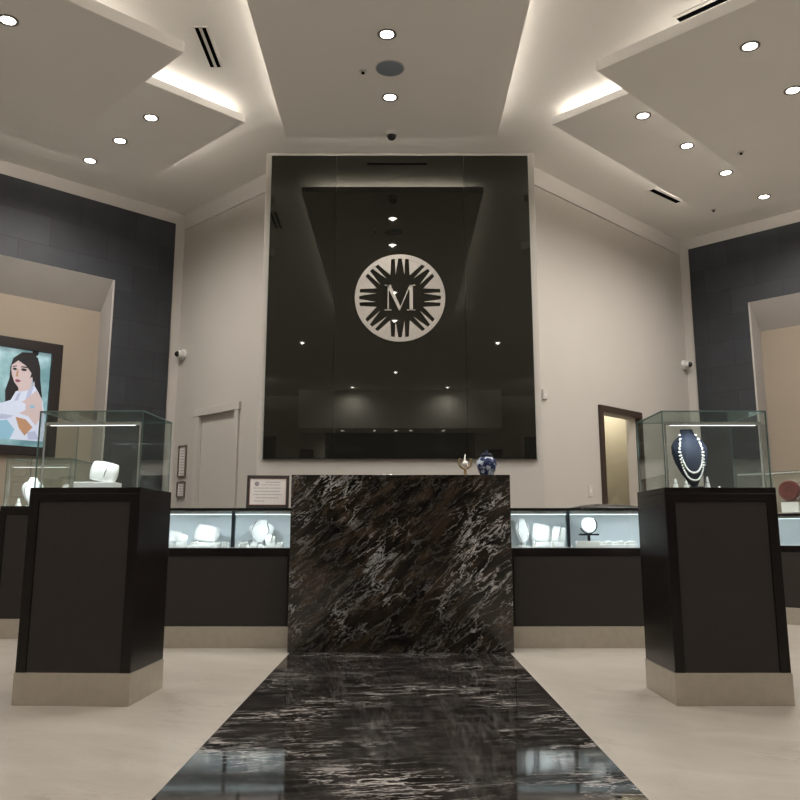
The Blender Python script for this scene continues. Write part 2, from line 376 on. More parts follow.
# ------------------------------------------------------------------ downlights
def make_downlight():
    r = empty('downlight', (0, 0, 0))
    m = MB()
    prof = [(.046, -.001), (.068, -.001), (.068, -.007), (.060, -.010), (.048, -.006)]
    seg = 28; rings = [[m.bm.verts.new((a*math.cos(2*PI*k/seg), a*math.sin(2*PI*k/seg), z)) for k in range(seg)] for a, z in prof]
    for i in range(5):
        A, B_ = rings[i], rings[(i+1) % 5]
        for k in range(seg): m.bm.faces.new((A[k], A[(k+1) % seg], B_[(k+1) % seg], B_[k]))
    m.build('trim_ring', M_baffle, r, smooth=True)
    MB().lathe([(.0475, -.004), (.0475, -.001)], 24).build('lens', M_lamp, r)
    return r
proto = None
def downlight(x, y, z, label, power=SPOT_W, group=None):
    global proto
    if proto is None: proto = make_downlight(); r = proto
    else: r = copy_tree(proto)
    r.location = (x, y, z); tag(r, label, 'ceiling light', group)
    l = bpy.data.lights.new('downlight_beam', 'SPOT'); l.energy = power*4; l.spot_size = math.radians(165); l.spot_blend = 1; l.color = WARM; l.shadow_soft_size = .012
    o = bpy.data.objects.new('downlight_beam', l); C.objects.link(o); o.parent = r; o.location = (0, 0, -.012)
    return r
Z1, Z2 = 4.33, 4.18
for x, y, l in ((-2.143, 6.71, 'nearest the room centre'), (-2.55, 7.141, 'middle one'), (-2.973, 7.558, 'farthest out, by the dark wall')):
    downlight(x, y, 4.335, 'round downlight in the thin left ceiling panel, %s' % l)
for x, y, l in ((2.081, 6.675, 'nearest the room centre'), (2.647, 7.241, 'second from the room centre'), (3.23, 7.831, 'third from the room centre')):
    downlight(x, y, 4.335, 'round downlight in the thin right ceiling panel, %s' % l)
downlight(3.862, 8.434, 4.335, 'round downlight nearest the right dark tiled wall, last of its row of four')
downlight(-2.616, 5.079, Z2, 'large looking downlight at the upper left photo edge in the low left panel')
downlight(2.46, 5.384, Z2, 'large looking downlight in the low right panel, the nearer to the room centre')
downlight(3.035, 5.98, Z2, 'downlight in the low right panel cut by the right photo edge')
downlight(-.093, 5.472, Z1, 'central panel downlight above the round ceiling speaker')
downlight(-.082, 6.356, Z1, 'central panel downlight between the round speaker and the dome camera')
for x, y, z in ((-.09, 3.4, Z1), (-.09, 1.75, Z1)):
    downlight(x, y, z, 'downlight in the central panel, seen only as a glint in the black glass', group='downlights mirrored in the glass')
for x, y in ((-.1, -3.6), (-4.2, 1.2), (4.2, 1.2), (-1.9, -.6), (1.9, -.6), (-4.6, 4.6), (4.9, 4.9)):  # first is mirrored in the glass, the rest added for illumination
    downlight(x, y, H, 'downlight out of view, one of a set mostly added to brighten the room', group='downlights mirrored in the glass')
for x, y in ((-1.2, -5.6), (1.2, -5.6)):
    downlight(x, y, H, 'downlight out of view, one of a set mostly added to brighten the room', .6, 'downlights mirrored in the glass')
for x in (-1.5, -.67, -.1, .28, 1.13):
    downlight(x, YR+.5, 3.5, 'small downlight over the storefront, seen only as a glint in the black glass', 4, 'downlights mirrored in the glass')
downlight(-3.1, 3.2, Z2+.31, 'downlight out of view, one of a set mostly added to brighten the room', group='downlights mirrored in the glass')  # this side pair is added out of view as extra room light
downlight(3.1, 3.2, Z2+.31, 'downlight out of view, one of a set mostly added to brighten the room', group='downlights mirrored in the glass')

# ceiling fittings
def slot(name, x, y, z, rz, L, n, label, wd=.028):
    r = empty(name, (x, y, z), rz, label, 'air vent')
    f = MB(); W = n*wd*1.9+.02
    f.box(0, -W/2, -.006, L, W/2, -.001); f.build('flange', M_ceil, r)
    for k in range(n):
        yy = (k-(n-1)/2)*wd*1.9
        MB().box(.01, yy-wd/2, -.010, L-.01, yy+wd/2, -.0055).build('slot', M_slot, r)
    return r
slot('slot_diffuser', -1.475, 5.62, H, PI/2, .55, 2, 'twin-slot black linear air diffuser in the ceiling left of the central panel')
slot('slot_diffuser', 2.72, 8.597, H, PI/4-.07, .55, 1, 'short black linear air diffuser in the ceiling above the right pale wall', .055)
slot('slot_diffuser', 2.018, 5.545, H, -PI/4, 1.6, 1, 'long dark linear air diffuser along the top edge of the low right panel', .05)
def disc_thing(name, x, y, z, r0, mat, label, cat, h=.012):
    r = empty(name, (x, y, z), 0, label, cat)
    MB().lathe([(r0, -.001), (r0, -h*.7), (r0*.9, -h)], 32).build('grille', mat, r, smooth=True)
    MB().lathe([(r0+.008, -.0005), (r0+.008, -h*.4)], 32).build('rim', M_trimring, r, smooth=True)
    return r
disc_thing('ceiling_speaker', -.077, 5.92, Z1, .105, M_grille, 'round blue-grey ceiling speaker between two downlights in the central panel', 'speaker')
def sprinkler(x, y, z, label):
    r = empty('sprinkler_head', (x, y, z), 0, label, 'sprinkler')
    MB().lathe([(.03, -.0005), (.03, -.004), (.012, -.008)], 18).build('escutcheon', M_trimring, r, smooth=True)
    MB().lathe([(.009, -.006), (.009, -.018), (.014, -.019), (.014, -.022)], 14).build('head', M_slot, r, smooth=True)
sprinkler(-.286, 5.962, Z1, 'tiny sprinkler head left of the round ceiling speaker')
sprinkler(3.058, 7.052, Z2, 'small dark sprinkler head in the low right ceiling panel')
sprinkler(3.46, 8.80, 4.335, 'faint sprinkler head near the end of the right diffuser')
def dome_cam(loc, rz, tilt, label, wall):
    r = empty('security_camera', loc, rz, label, 'security camera')
    R = Matrix.Rotation(PI if not wall else PI/2, 4, 'X')
    MB().lathe([(.058, 0.0005), (.058, .022), (.050, .034)], 28, (0, 0, 0), R).build('base', M_plastic, r, smooth=True)
    if wall:
        m = MB(); m.lathe([(.036, .03), (.042, .045), (.042, .075), (.034, .082)], 24, (0, 0, 0), R); m.build('housing', M_plastic, r, smooth=True)
        MB().sphere((0, -.080, -.004), .034).build('lens', M_dark, r, smooth='all')
    else:
        MB().sphere((0, 0, -.036), .042).build('dome', M_dark, r, smooth='all')
    return r
dome_cam((-.075, 6.97, 4.33), 0, 0, 'dome security camera at the end of the central panel, just above the black glass', False)
# mid-wall cameras on the pale walls (base against the wall)
dome_cam((-2.43, 9.28, 2.80), math.radians(-45), -1, 'small round security camera high on the left pale wall beside dark tiles', True)
dome_cam((3.49, 10.19, 2.865), math.radians(45), 1, 'small round security camera high on the right pale wall beside dark tiles', True)

# ------------------------------------------------------------------ black glass wall panel with emblem
gp = empty('glass_wall_panel', (0, 7.73, 1.497), 0, 'tall black mirror-glass panel mounted on the wall above the marble desk', 'wall panel')
xs = [-1.25, -.62, .62, 1.245]
for a, b in zip(xs, xs[1:]):
    MB().box(a+.0012, -.03, 0, b-.0012, -.004, 2.955).build('glass_sheet', M_smoke, gp)
MB().box(-1.256, -.031, -.006, 1.251, -.001, 0).build('channel', M_dark, gp)
m = MB(); m.box(-1.253, -.030, 0, -1.2505, -.002, 2.957); m.box(1.2455, -.03, 0, 1.248, -.002, 2.957); m.build('edge', M_edge, gp)
MB().box(-.32, -.036, 2.86, .26, -.0305, 2.875).build('slot', M_slot, gp)

em = empty('wall_emblem', (0, 7.699, 3.01), 0, 'round silver sunburst emblem with a serif M on the black glass', 'logo')
R0 = .427
def ringmesh(r0, r1, y0, y1, seg=96):
    m = MB(); vs4 = []
    for k in range(seg):
        a = 2*PI*k/seg; c, s_ = math.cos(a), math.sin(a)
        vs4.append([m.bm.verts.new((r*c, y, r*s_)) for r, y in ((r0, y0), (r1, y0), (r1, y1), (r0, y1))])
    for k in range(seg):
        A, B_ = vs4[k], vs4[(k+1) % seg]
        for j in range(4): m.bm.faces.new((A[j], A[(j+1) % 4], B_[(j+1) % 4], B_[j]))
    return m
ringmesh(R0*.905, R0, -.014, 0).build('outer_ring', M_emb, em)
m = MB()
def P(r, deg): a = math.radians(deg); return (r*R0*math.cos(a), r*R0*math.sin(a))
for k in range(8):
    c0 = 22.5+45*k
    m.prism([P(.915, c0-10.2), P(.92, c0-4), P(.92, c0+4), P(.915, c0+10.2), P(.56, c0)], -.012, 0)     # broad wedge
    for sg in (-1, 1):                                                                                 # slender wedges
        m.prism([P(.915, 45*k+sg*2.2), P(.915, 45*k+sg*7.2), P(.54, 45*k+sg*10.5)], -.012, 0)
m.build('sunburst', M_emb, em)
# letter M, high-contrast roman serif
m = MB(); y0, y1 = -.014, 0; hh = .125
m.prism(rect(-.118, -hh, -.106, hh), y0, y1)                      # thin left stem
m.prism(rect(.090, -hh, .122, hh), y0, y1)                        # thick right stem
m.prism([(-.128, hh), (-.090, hh), (.004, -hh*.72), (-.008, -hh*1.0)], y0, y1)   # thick diagonal
m.prism([(.090, hh), (.104, hh), (-.004, -hh*1.0), (-.008, -hh*.95)], y0, y1)    # thin diagonal
for a, b, z in ((-.145, -.080, -hh), (.065, .145, -hh), (-.145, -.100, hh-.008), (.09, .145, hh-.008)): m.prism(rect(a, z, b, z+.008), y0, y1)
m.build('letter_m', M_emb, em)

# ------------------------------------------------------------------ marble desk
dk = empty('reception_desk', (0, 6.14, 0), 0, 'black marble reception desk with white and brown veins at the end of the runner', 'desk')
MB().box(-.785, .002, .0045, .795, .50, 1.195).build('body', M_desk, dk)
MB().box(-.785, 0, 1.197, .795, .52, 1.235).build('top', M_desk, dk, bevel=.002)

# ------------------------------------------------------------------ pedestals
def glass_box(parent, x0, y0, z0, x1, y1, z1, t=.006, back=True):
    def pane(n, *b):
        o = MB().box(*b).build(n, [M_glass, M_edge], parent)
        me = o.data; dims = [abs(b[3]-b[0]), abs(b[4]-b[1]), abs(b[5]-b[2])]; ax = dims.index(min(dims))
        for p in me.polygons: p.material_index = 0 if abs(p.normal[ax]) > .5 else 1
        return o
    pane('front_pane', x0, y0, z0, x1, y0+t, z1-t)
    pane('side_pane', x0, y0+t, z0, x0+t, y1-t, z1-t); pane('side_pane', x1-t, y0+t, z0, x1, y1-t, z1-t)
    if back: pane('back_pane', x0, y1-t, z0, x1, y1, z1-t)
    pane('top_pane', x0, y0, z1-t, x1, y1, z1)
def case_lamps(r, xs, y, z, e):
    for x in xs:
        l = bpy.data.lights.new('case_lamp', 'SPOT'); l.energy = e; l.spot_size = math.radians(160); l.spot_blend = .5; l.color = (.86, .94, 1); l.shadow_soft_size = 0
        o = bpy.data.objects.new('case_lamp', l); C.objects.link(o); o.parent = r; o.location = (x, y, z); o.rotation_euler = (math.radians(25), 0, 0)
def pedestal(x, y, rz, wd, dp, label, mirror=1, gh=.392, hgt=1.04):
    r = empty('display_pedestal', (x, y, 0), rz, label, 'display case')
    hw = wd/2
    MB().box(-hw-.004, -.004, 0, hw+.004, dp+.004, .15).build('plinth', M_plinth, r, bevel=.002)
    m = MB()
    m.box(-hw, .012, .151, hw, dp-.012, hgt-.03)
    for yy0, yy1 in ((0, .012), (dp-.012, dp)):
        m.box(-hw, yy0, .151, -hw+.05, yy1, hgt-.03); m.box(hw-.05, yy0, .151, hw, yy1, hgt-.03); m.box(-hw+.05, yy0, hgt-.07, hw-.05, yy1, hgt-.03)
    m.box(-hw, 0, hgt-.03, hw, dp, hgt)
    m.build('cabinet_body', M_black, r, bevel=.0015)
    MB().box(-hw+.052, .006, .152, hw-.052, .0118, hgt-.072).build('front_panel', M_panel, r)
    glass_box(r, -hw+.012, .012, hgt+.0005, hw-.012, dp-.012, hgt+gh)
    # LED portal frame just inside the glass
    m = MB(); xa, xb = -hw+.03, hw-.03; zt = hgt+gh-.010
    zt -= .042
    m.box(xa, .035, zt-.020, xb, .048, zt-.004); m.build('light_rail', M_chrome, r)
    for q in (xa, xb-.008): MB().box(q, .038, hgt+.001, q+.008, .046, zt-.020).build('post', M_chrome, r)
    case_lamps(r, [-.09, .09], .07, zt-.045, 1.5)
    MB().box(xa+.03, .037, zt-.0225, xb-.03, .045, zt-.0205).build('led_strip', M_led2, r)
    return r
M_led2 = emat('soft_led_strip', (1, .97, .93), 1.6)
pedestal(-1.583, 4.28, math.radians(-2.5), .565, .5, 'black pedestal display case with glass top, front left, holding a white bracelet display')
pedestal(1.610, 4.28, 0, .560, .5, 'black pedestal display case with glass top, front right, holding a navy necklace bust')
pedestal(-2.985, 6.98, 0, .56, .5, 'farther black pedestal display case half hidden behind the front left pedestal')

# ------------------------------------------------------------------ showcases
def showcase(x, y, rz, L, divs, label, dp=.55, hgt=1.006, lit=True):
    r = empty('jewellery_showcase', (x, y, 0), rz, label, 'display case')
    MB().box(0, 0, 0, L, dp, .15).build('plinth', M_plinth, r, bevel=.002)
    m = MB(); m.box(.001, .012, .151, L-.001, dp, .68); m.box(.001, .0, .655, L-.001, dp, .712)
    for a in (0, L-.045): m.box(a+.001, .0, .151, a+.044, .012, .655)
    m.box(.001, dp-.02, .712, L-.001, dp, .985)
    m.build('cabinet_body', M_black, r)
    MB().box(.047, .005, .153, L-.047, .0115, .653).build('front_panel', M_panel, r)
    MB().box(.012, .015, .7125, L-.012, dp-.04, .718).build('display_floor', M_whitefloor, r)
    MB().box(.012, dp-.040, .7185, L-.012, dp-.021, .982).build('back_panel', M_caseback, r)
    m = MB(); m.box(0, 0, .986, L, .022, hgt); m.box(0, dp-.022, .986, L, dp, hgt); m.box(0, .022, .986, .03, dp-.022, hgt); m.box(L-.03, .022, .986, L, dp-.022, hgt)
    m.box(0, .022, .996, L, dp-.022, hgt-.002)
    m.build('top_rim', M_black, r)
    def pane(n, *b):
        o = MB().box(*b).build(n, [M_glass, M_edge], r)
        for p in o.data.polygons:
            ax = 1 if n == 'front_pane' else 0
            p.material_index = 0 if abs(p.normal[ax]) > .5 else 1
    pane('front_pane', .002, .004, .713, L-.002, .010, .985)
    pane('side_pane', .002, .011, .713, .008, dp-.021, .985); pane('side_pane', L-.008, .011, .713, L-.002, dp-.021, .985)
    for dx in divs: MB().box(dx-.012, .012, .719, dx+.012, .055, .984).build('divider', M_divider, r)
    MB().box(.02, .014, .962, L-.02, .034, .983).build('light_rail', M_chrome, r)
    m = MB(); m.box(.03, .016, .9585, L-.03, .026, .9615); m.build('led_strip', M_led, r)
    case_lamps(r, [L*.17, L*.5, L*.83], .03, .955, 2.5)
    return r
M_divider = pm('dark_blue_divider', (.02, .03, .045), .4)
showcase(-.790-1.42, 6.41, 0, 1.42, [1.42-.46], 'lit jewellery showcase joining the left side of the marble desk')
showcase(.800, 6.41, 0, 1.42, [.46], 'lit jewellery showcase joining the right side of the marble desk')
# side showcases standing along the dark walls
showcase(-4.70, 6.00, PI/4, 1.9, [.95], 'lit showcase at the left photo edge beyond the farther pedestal')
showcase(3.27, 8.38, -PI/4, 1.9, [.95], 'lit showcase at the right photo edge behind the front right pedestal')

# small glass vitrine on the right side showcase
vt = empty('glass_vitrine', (3.27+.03*S+.06*S, 8.38-.03*S+.06*S, 1.0065), -PI/4, 'low glass box on the right showcase holding a red display', 'display case')
MB().box(0, 0, 0, .75, .42, .012).build('base', M_chrome, vt)
glass_box(vt, .004, .004, .013, .746, .416, .40)
m = MB(); m.tube([(.01, .01, .385), (.74, .01, .385)], .006); m.build('light_rail', M_chrome, vt)

# ------------------------------------------------------------------ jewellery displays
def pillow_mesh(wd, hg, dp, n=12):
    m = MB(); g = bmesh.ops.create_cube(m.bm, size=1)
    bmesh.ops.subdivide_edges(m.bm, edges=m.bm.edges[:], cuts=5, use_grid_fill=True)
    for v in m.bm.verts:
        x, y, z = v.co*2
        k = (1-.55*(x*x))*(1-.55*(z*z))
        v.co = Vector((x*wd/2*(1-.10*z*z), y*dp/2*max(.25, k), z*hg/2*(1-.10*x*x)))
    return m
def pillow(loc, wd, hg, label, rz=0, tilt=.5, band=True, group=None, base=True):
    r = empty('pillow_display', loc, rz, label, 'jewellery display', group)
    m = pillow_mesh(wd, hg, hg*.55); R = Matrix.Translation((0, 0, hg*.52+(.02 if base else 0))) @ Matrix.Rotation(-tilt*.5, 4, 'X') @ Matrix.Rotation(.18, 4, 'Y')
    for v in m.bm.verts: v.co = R @ v.co
    pl = m.build('pillow', M_white, r, smooth='all')
    if base: MB().box(-wd*.42, -hg*.3, 0, wd*.42, hg*.3, .035).build('stand', M_white, r, bevel=.004)
    if band:
        pts = [R @ Vector((wd*.03*math.sin(a)+.10*wd, hg*.34*math.cos(a), hg*.50*math.sin(a))) for a in [2*PI*k/24 for k in range(24)]]
        MB().tube(pts, .0035, 6, True).build('bracelet', M_silver, pl, smooth='all')
    return r
def bust(loc, hg, wd, mat, label, rz=0, chains=1, chain_mat=None, cat='necklace display', lean=.22):
    """necklace bust: neck, sloping shoulders and pointed chest, leaning back"""
    r = empty('necklace_bust', loc, rz, label, cat)
    prof = [(0.0, .16, .30), (.10, .34, .5), (.22, .62, .62), (.40, .88, .72), (.58, 1.0, .75), (.70, .98, .72), (.80, .80, .66), (.87, .50, .58), (.93, .38, .52), (1.0, .36, .50)]
    m = MB(); rings = []; seg = 24
    for t, a, d in prof:
        rg = []
        for k in range(seg):
            th = 2*PI*k/seg; c, s_ = math.cos(th), math.sin(th)
            x = a*wd/2*c; y = d*wd*.22*s_*(1 if s_ < 0 else .35)
            rg.append(m.bm.verts.new((x, y + lean*hg*t, hg*t+.012)))
        rings.append(rg)
    for A, B_ in zip(rings, rings[1:]):
        for k in range(seg): m.bm.faces.new((A[k], A[(k+1) % seg], B_[(k+1) % seg], B_[k]))
    m.bm.faces.new(rings[0][::-1]); m.bm.faces.new(rings[-1])
    bs_ = m.build('bust', mat, r, smooth=True)
    MB().box(-wd*.22, -.02, 0, wd*.22, lean*hg+.05, .012).build('foot', mat, r)
    m = MB(); m.tube([(0, lean*hg*.75, hg*.7), (0, lean*hg+.04, .012)], .008); m.build('strut', mat, r)
    def surf(x, t):
        for (t0, a0, d0), (t1, a1, d1) in zip(prof, prof[1:]):
            if t0 <= t <= t1: f_ = (t-t0)/(t1-t0); a = a0+(a1-a0)*f_; d = d0+(d1-d0)*f_; break
        c = max(-.98, min(.98, x/(a*wd/2))); return Vector((x, -d*wd*.22*math.sqrt(1-c*c)+lean*hg*t-.004, hg*t+.012))
    for ci in range(chains):
        bot = .10+.13*ci; wx = wd*(.36-.03*ci); pts = []
        for k in range(41):
            u = -1+2*k/40; t = bot+(.90-bot)*abs(u)**2.2; x = wx*math.sin(u*PI/2)*(1 if abs(u) < .8 else 1-.35*(abs(u)-.8)/.2)
            pts.append(surf(x, t))
        m = MB()
        if chain_mat is M_pearl:
            for p in pts: m.sphere(p, .0055, u=8, v=6)
            m.build('pearl_strand', M_pearl, bs_, smooth='all')
        else: m.tube(pts, .0035, 6).build('chain', chain_mat or M_silver, bs_, smooth='all')
    return r
def cone(loc, hg, rad, label, group=None):
    r = empty('ring_cone', loc, 0, label, 'ring display', group)
    cn = MB().lathe([(rad, 0), (rad, .004), (rad*.75, hg*.3), (rad*.4, hg*.8), (rad*.25, hg)], 14).build('cone', M_white, r, smooth=True)
    pts = [(rad*.62*math.cos(2*PI*k/14), rad*.62*math.sin(2*PI*k/14), hg*.55) for k in range(14)]
    MB().tube(pts, .002, 5, True).build('ring', M_silver, cn, smooth='all')
    return r
def ringbox(loc, sz, label, rz=0, group=None):
    r = empty('ring_box', loc, rz, label, 'ring display', group)
    m = MB(); m.prism([(-sz/2, 0), (sz/2, 0), (sz/2, sz*.35), (-sz/2, sz*.35)], -sz/2, sz/2); m.box(-sz/2, sz*.05, sz*.35, sz/2, sz/2, sz*.75)
    cu = m.build('cushion', M_white, r, bevel=.003)
    pts = [(sz*.22*math.cos(a), -sz*.18, sz*.50+sz*.22*math.sin(a)) for a in [2*PI*k/14 for k in range(14)]]
    m = MB().tube(pts, .0018, 5, True); m.sphere((0, -sz*.18, sz*.76), .004, u=6, v=4); m.build('ring', M_silver, cu, smooth='all')
    return r
def tray(loc, wd, dp, hg, label, rz=0):
    o = MB().box(-wd/2, -dp/2, 0, wd/2, dp/2, hg).build('display_riser', M_white, loc=loc, rz=rz, bevel=.004)
    return tag(o, label, 'display riser')

HP = 1.0401
# front left pedestal
tray((-1.585, 4.46, HP), .21, .13, .035, 'low white riser under the bracelet pillow in the front left case')
pillow((-1.555, 4.46, HP+.0352), .140, .105, 'white bracelet pillow with a dark silver band in the front left case', rz=.1, tilt=.3, base=False)
ringbox((-1.73, 4.40, HP), .028, 'tiny white ring box beside the low riser in the front left case')
# front right pedestal
bust((1.53, 4.42, HP), .305, .19, M_navy, 'navy velvet necklace bust with silver and pearl strands in the front right case', chains=2, chain_mat=M_pearl)
for i, (x, y, h_, l) in enumerate(((1.42, 4.38, .05, 'white ring cone left of the navy bust foot'), (1.465, 4.35, .038, 'short white ring cone right in front of the navy bust'), (1.61, 4.45, .065, 'slim white ring cone standing right of the navy bust'), (1.69, 4.50, .018, 'very low white ring cone farthest right in the front right case'))):
    cone((x, y, HP), h_, .016, l)
# farther left pedestal
bust((-3.10, 7.17, HP), .235, .17, M_white, 'white necklace bust in the farther left pedestal case', rz=.3, chains=1)
for x, y, h_, l in ((-3.20, 7.16, .07, 'white ring cone left of the white bust in the farther left case'), (-3.00, 7.12, .05, 'white ring cone right of the white bust in the farther left case')): cone((x, y, HP), h_, .028, l)
# red display in the right vitrine
def in_frame(base, rz, x, y, z): v = Matrix.Rotation(rz, 4, 'Z') @ Vector((x, y, 0)); return (base[0]+v.x, base[1]+v.y, z)
vb = (vt.location.x, vt.location.y)
p = in_frame(vb, -PI/4, .44, .2, 1.0195)
tag(MB().box(-.08, -.08, 0, .08, .08, .10).build('display_block', M_white, loc=p, rz=-PI/4, bevel=.004), 'white block under the red watch display in the right glass vitrine', 'display riser')
p = (p[0], p[1], p[2]+.1035)
rb = empty('watch_roll_display', p, -PI/4, 'dark red rounded watch display in the right glass vitrine', 'watch display')
m = MB(); m.lathe([(.085, -.09), (.098, -.07), (.098, .07), (.085, .09)], 28, (0, 0, .106), Matrix.Rotation(PI/2, 4, 'X')); m.build('roll', M_red, rb, smooth=True)
MB().tube([(.100*math.cos(a), -.03, .106+.100*math.sin(a)) for a in [2*PI*k/30 for k in range(30)]], .006, 6, True).build('watch_strap', M_silver, rb, smooth='all')
MB().box(-.06, -.06, 0, .06, .06, .006).build('foot', M_red, rb)

# ---- left showcase contents (bays split by the divider at x=-1.25)
F = .7185
def zf(px, Y): return (px-400)*(Y*.9814)/844
B1 = 6.62
pillow((zf(206, B1), 6.66, F), .185, .145, 'large white display pillow in the left bay of the left showcase', rz=.1, tilt=.7, band=False)
pillow((zf(184, B1), 6.56, F), .085, .075, 'small white pillow beside the large one, left bay of the left showcase', rz=-.3, tilt=.6, band=False)
pillow((zf(174, B1), 6.66, F), .09, .10, 'white pillow at the pedestal side, left bay of the left showcase', rz=.4, tilt=.5, band=False)
bust((zf(259, B1), 6.68, F), .195, .20, M_white, 'white necklace bust in the right bay of the left showcase', rz=-.15)
pillow((zf(272, B1), 6.54, F), .075, .065, 'small white bracelet pillow in the right bay of the left showcase', rz=.2)
lab = ['between the two pillows', 'right of the large pillow', 'close to the divider on its left', 'just right of the divider', 'halfway to the white bust', 'in front of the white bust', 'at the desk end']
for px, l in zip((193, 216, 225, 237, 244, 254, 280), lab):
    ringbox((zf(px, 6.5), 6.51, F), .050, 'tiny white ring box %s in the left showcase' % l, rz=random.uniform(-.3, .3))
for px, l in ((199, 'in front of the large pillow'), (248, 'left of the white bust')):
    cone((zf(px, 6.5), 6.46, F), .045, .020, 'white ring cone %s in the left showcase' % l)
# ---- right showcase contents
bust((zf(525, B1), 6.68, F), .205, .12, M_white, 'slim white necklace bust nearest the desk in the right showcase', rz=.2)
pillow((zf(542, B1), 6.64, F), .150, .150, 'large white display pillow in the left bay of the right showcase', rz=.15, tilt=.6, band=False)
pillow((zf(558, B1), 6.60, F), .100, .130, 'rounder white display pillow next to the divider in the right showcase', rz=-.2, tilt=.6)
ws = empty('watch_stand', (zf(589, 6.6), 6.60, F), 0, 'black stand holding a round white disc beside the divider, right showcase', 'watch display')
MB().box(-.075, -.02, .085, .075, .03, .10).build('shelf', M_dark, ws, bevel=.003)
MB().box(-.06, -.02, 0, .06, .05, .006).build('foot', M_dark, ws)
MB().box(-.01, .0, .006, .01, .02, .085).build('post', M_dark, ws)
MB().lathe([(.055, -.010), (.058, 0), (.055, .010)], 32, (0, .0, .165), Matrix.Rotation(PI/2-.15, 4, 'X')).build('disc', M_white, ws, smooth=True)
MB().tube([(.065*math.cos(a), .005, .165+.065*math.sin(a)) for a in [PI*1.1+PI*1.15*k/20 for k in range(21)]], .005, 6).build('holder_arc', M_dark, ws, smooth='all')
tray((zf(587, 6.5), 6.485, F), .17, .07, .045, 'white riser block below the watch stand, right showcase')
lab = ['first right of the riser block', 'second right of the riser block', 'third right of the riser block', 'fourth right of the riser block', 'fifth right of the riser block', 'last before the pedestal']
for i, (px, l) in enumerate(zip((602, 608, 614, 620, 626, 632), lab)):
    ringbox((zf(px, 6.52), 6.52, F), .050+.008*(i % 2), 'tiny white ring box, %s in the right showcase' % l, rz=random.uniform(-.2, .2))
for px, l in ((533, 'between bust and large pillow'), (551, 'between the two pillows'), (568, 'touching the divider side')):
    cone((zf(px, 6.5), 6.46, F), .045, .020, 'white ring cone %s in the right showcase' % l)

# ------------------------------------------------------------------ things on the desk and counters
M_lid = pm('dark_blue_glaze', (.02, .025, .045), .12)
jar = empty('ginger_jar', (.645, 6.30, 1.2355), 0, 'blue and white porcelain lidded jar on the marble desk', 'jar')
MB().lathe([(.042, 0), (.046, .006), (.064, .040), (.078, .085), (.076, .110), (.056, .134), (.040, .142)], 36).build('body', M_porc, jar, smooth='all')
MB().lathe([(.044, .1425), (.047, .150), (.047, .160), (.036, .170), (.012, .175), (.010, .182), (.014, .190), (.006, .196)], 30).build('lid', M_lid, jar, smooth=True)
orn = empty('brass_ornament', (.485, 6.30, 1.2355), 0, 'small brass three-pronged ornament left of the blue and white jar', 'ornament')
MB().lathe([(.034, 0), (.034, .006), (.012, .014), (.008, .04), (.014, .05), (.008, .058)], 22).build('foot', M_gold, orn, smooth=True)
for sg in (-1, 1):
    MB().tube([(sg*x, 0, z) for x, z in ((0, .056), (.022, .060), (.040, .075), (.047, .098), (.043, .122), (.036, .135))], [.007, .007, .006, .006, .005, .003], 8).build('arm', M_gold, orn, smooth='all')
MB().tube([(0, 0, .058), (.003, 0, .09), (-.004, 0, .12), (.002, 0, .165)], [.007, .009, .008, .002], 8).build('centre_prong', M_pearl, orn, smooth='all')
MB().sphere((0, 0, .093), .022).build('orb', M_pearl, orn, smooth='all')

# certificate leaning on the left showcase
ct = empty('framed_certificate', (-1.005, 6.47, 1.0065), math.radians(6), 'red-brown framed certificate standing on the left showcase beside the desk', 'picture frame')
T = Matrix.Translation((0, 0, .003)) @ Matrix.Rotation(-.16, 4, 'X')
m = MB(); a, b, hc = -.160, .160, .25
m.box(a, 0, 0, b, .016, .022, T); m.box(a, 0, hc-.022, b, .016, hc, T); m.box(a, 0, .022, a+.022, .016, hc-.022, T); m.box(b-.022, 0, .022, b, .016, hc-.022, T); m.build('frame', M_frame, ct)
MB().box(a+.022, .006, .022, b-.022, .012, hc-.022, T).build('paper', M_paper, ct)
m = MB(); m.box(a+.023, .0045, .023, b-.023, .0058, .026, T); m.box(a+.023, .0045, hc-.026, b-.023, .0058, hc-.023, T); m.box(a+.023, .0045, .026, a+.026, .0058, hc-.026, T); m.box(b-.026, .0045, .026, b-.023, .0058, hc-.026, T); m.build('inner_border', M_rust, ct)
m = MB()
for z, x0, x1 in ((.195, -.02, .09), (.175, -.05, .09), (.15, -.11, .10), (.125, -.10, .09), (.10, -.11, .10), (.075, -.09, .08), (.05, -.1, -.02)):
    x = x0
    while x < x1: l_ = random.uniform(.008, .022); m.box(x, .0048, z, min(x+l_, x1), .0058, z+.005, T); x += l_+.005
m.build('text_lines', M_ink, ct)
MB().lathe([(.018, 0), (.018, .002)], 24, (0, 0, 0), T @ Matrix.Translation((-.085, .0055, .185)) @ Matrix.Rotation(PI/2, 4, 'X')).build('seal', M_ink, ct)
MB().box(-.02, .016, .0, .02, .02, .17, Matrix.Translation((0, .075, 0)) @ Matrix.Rotation(.30, 4, 'X')).build('easel_leg', M_frame, ct)

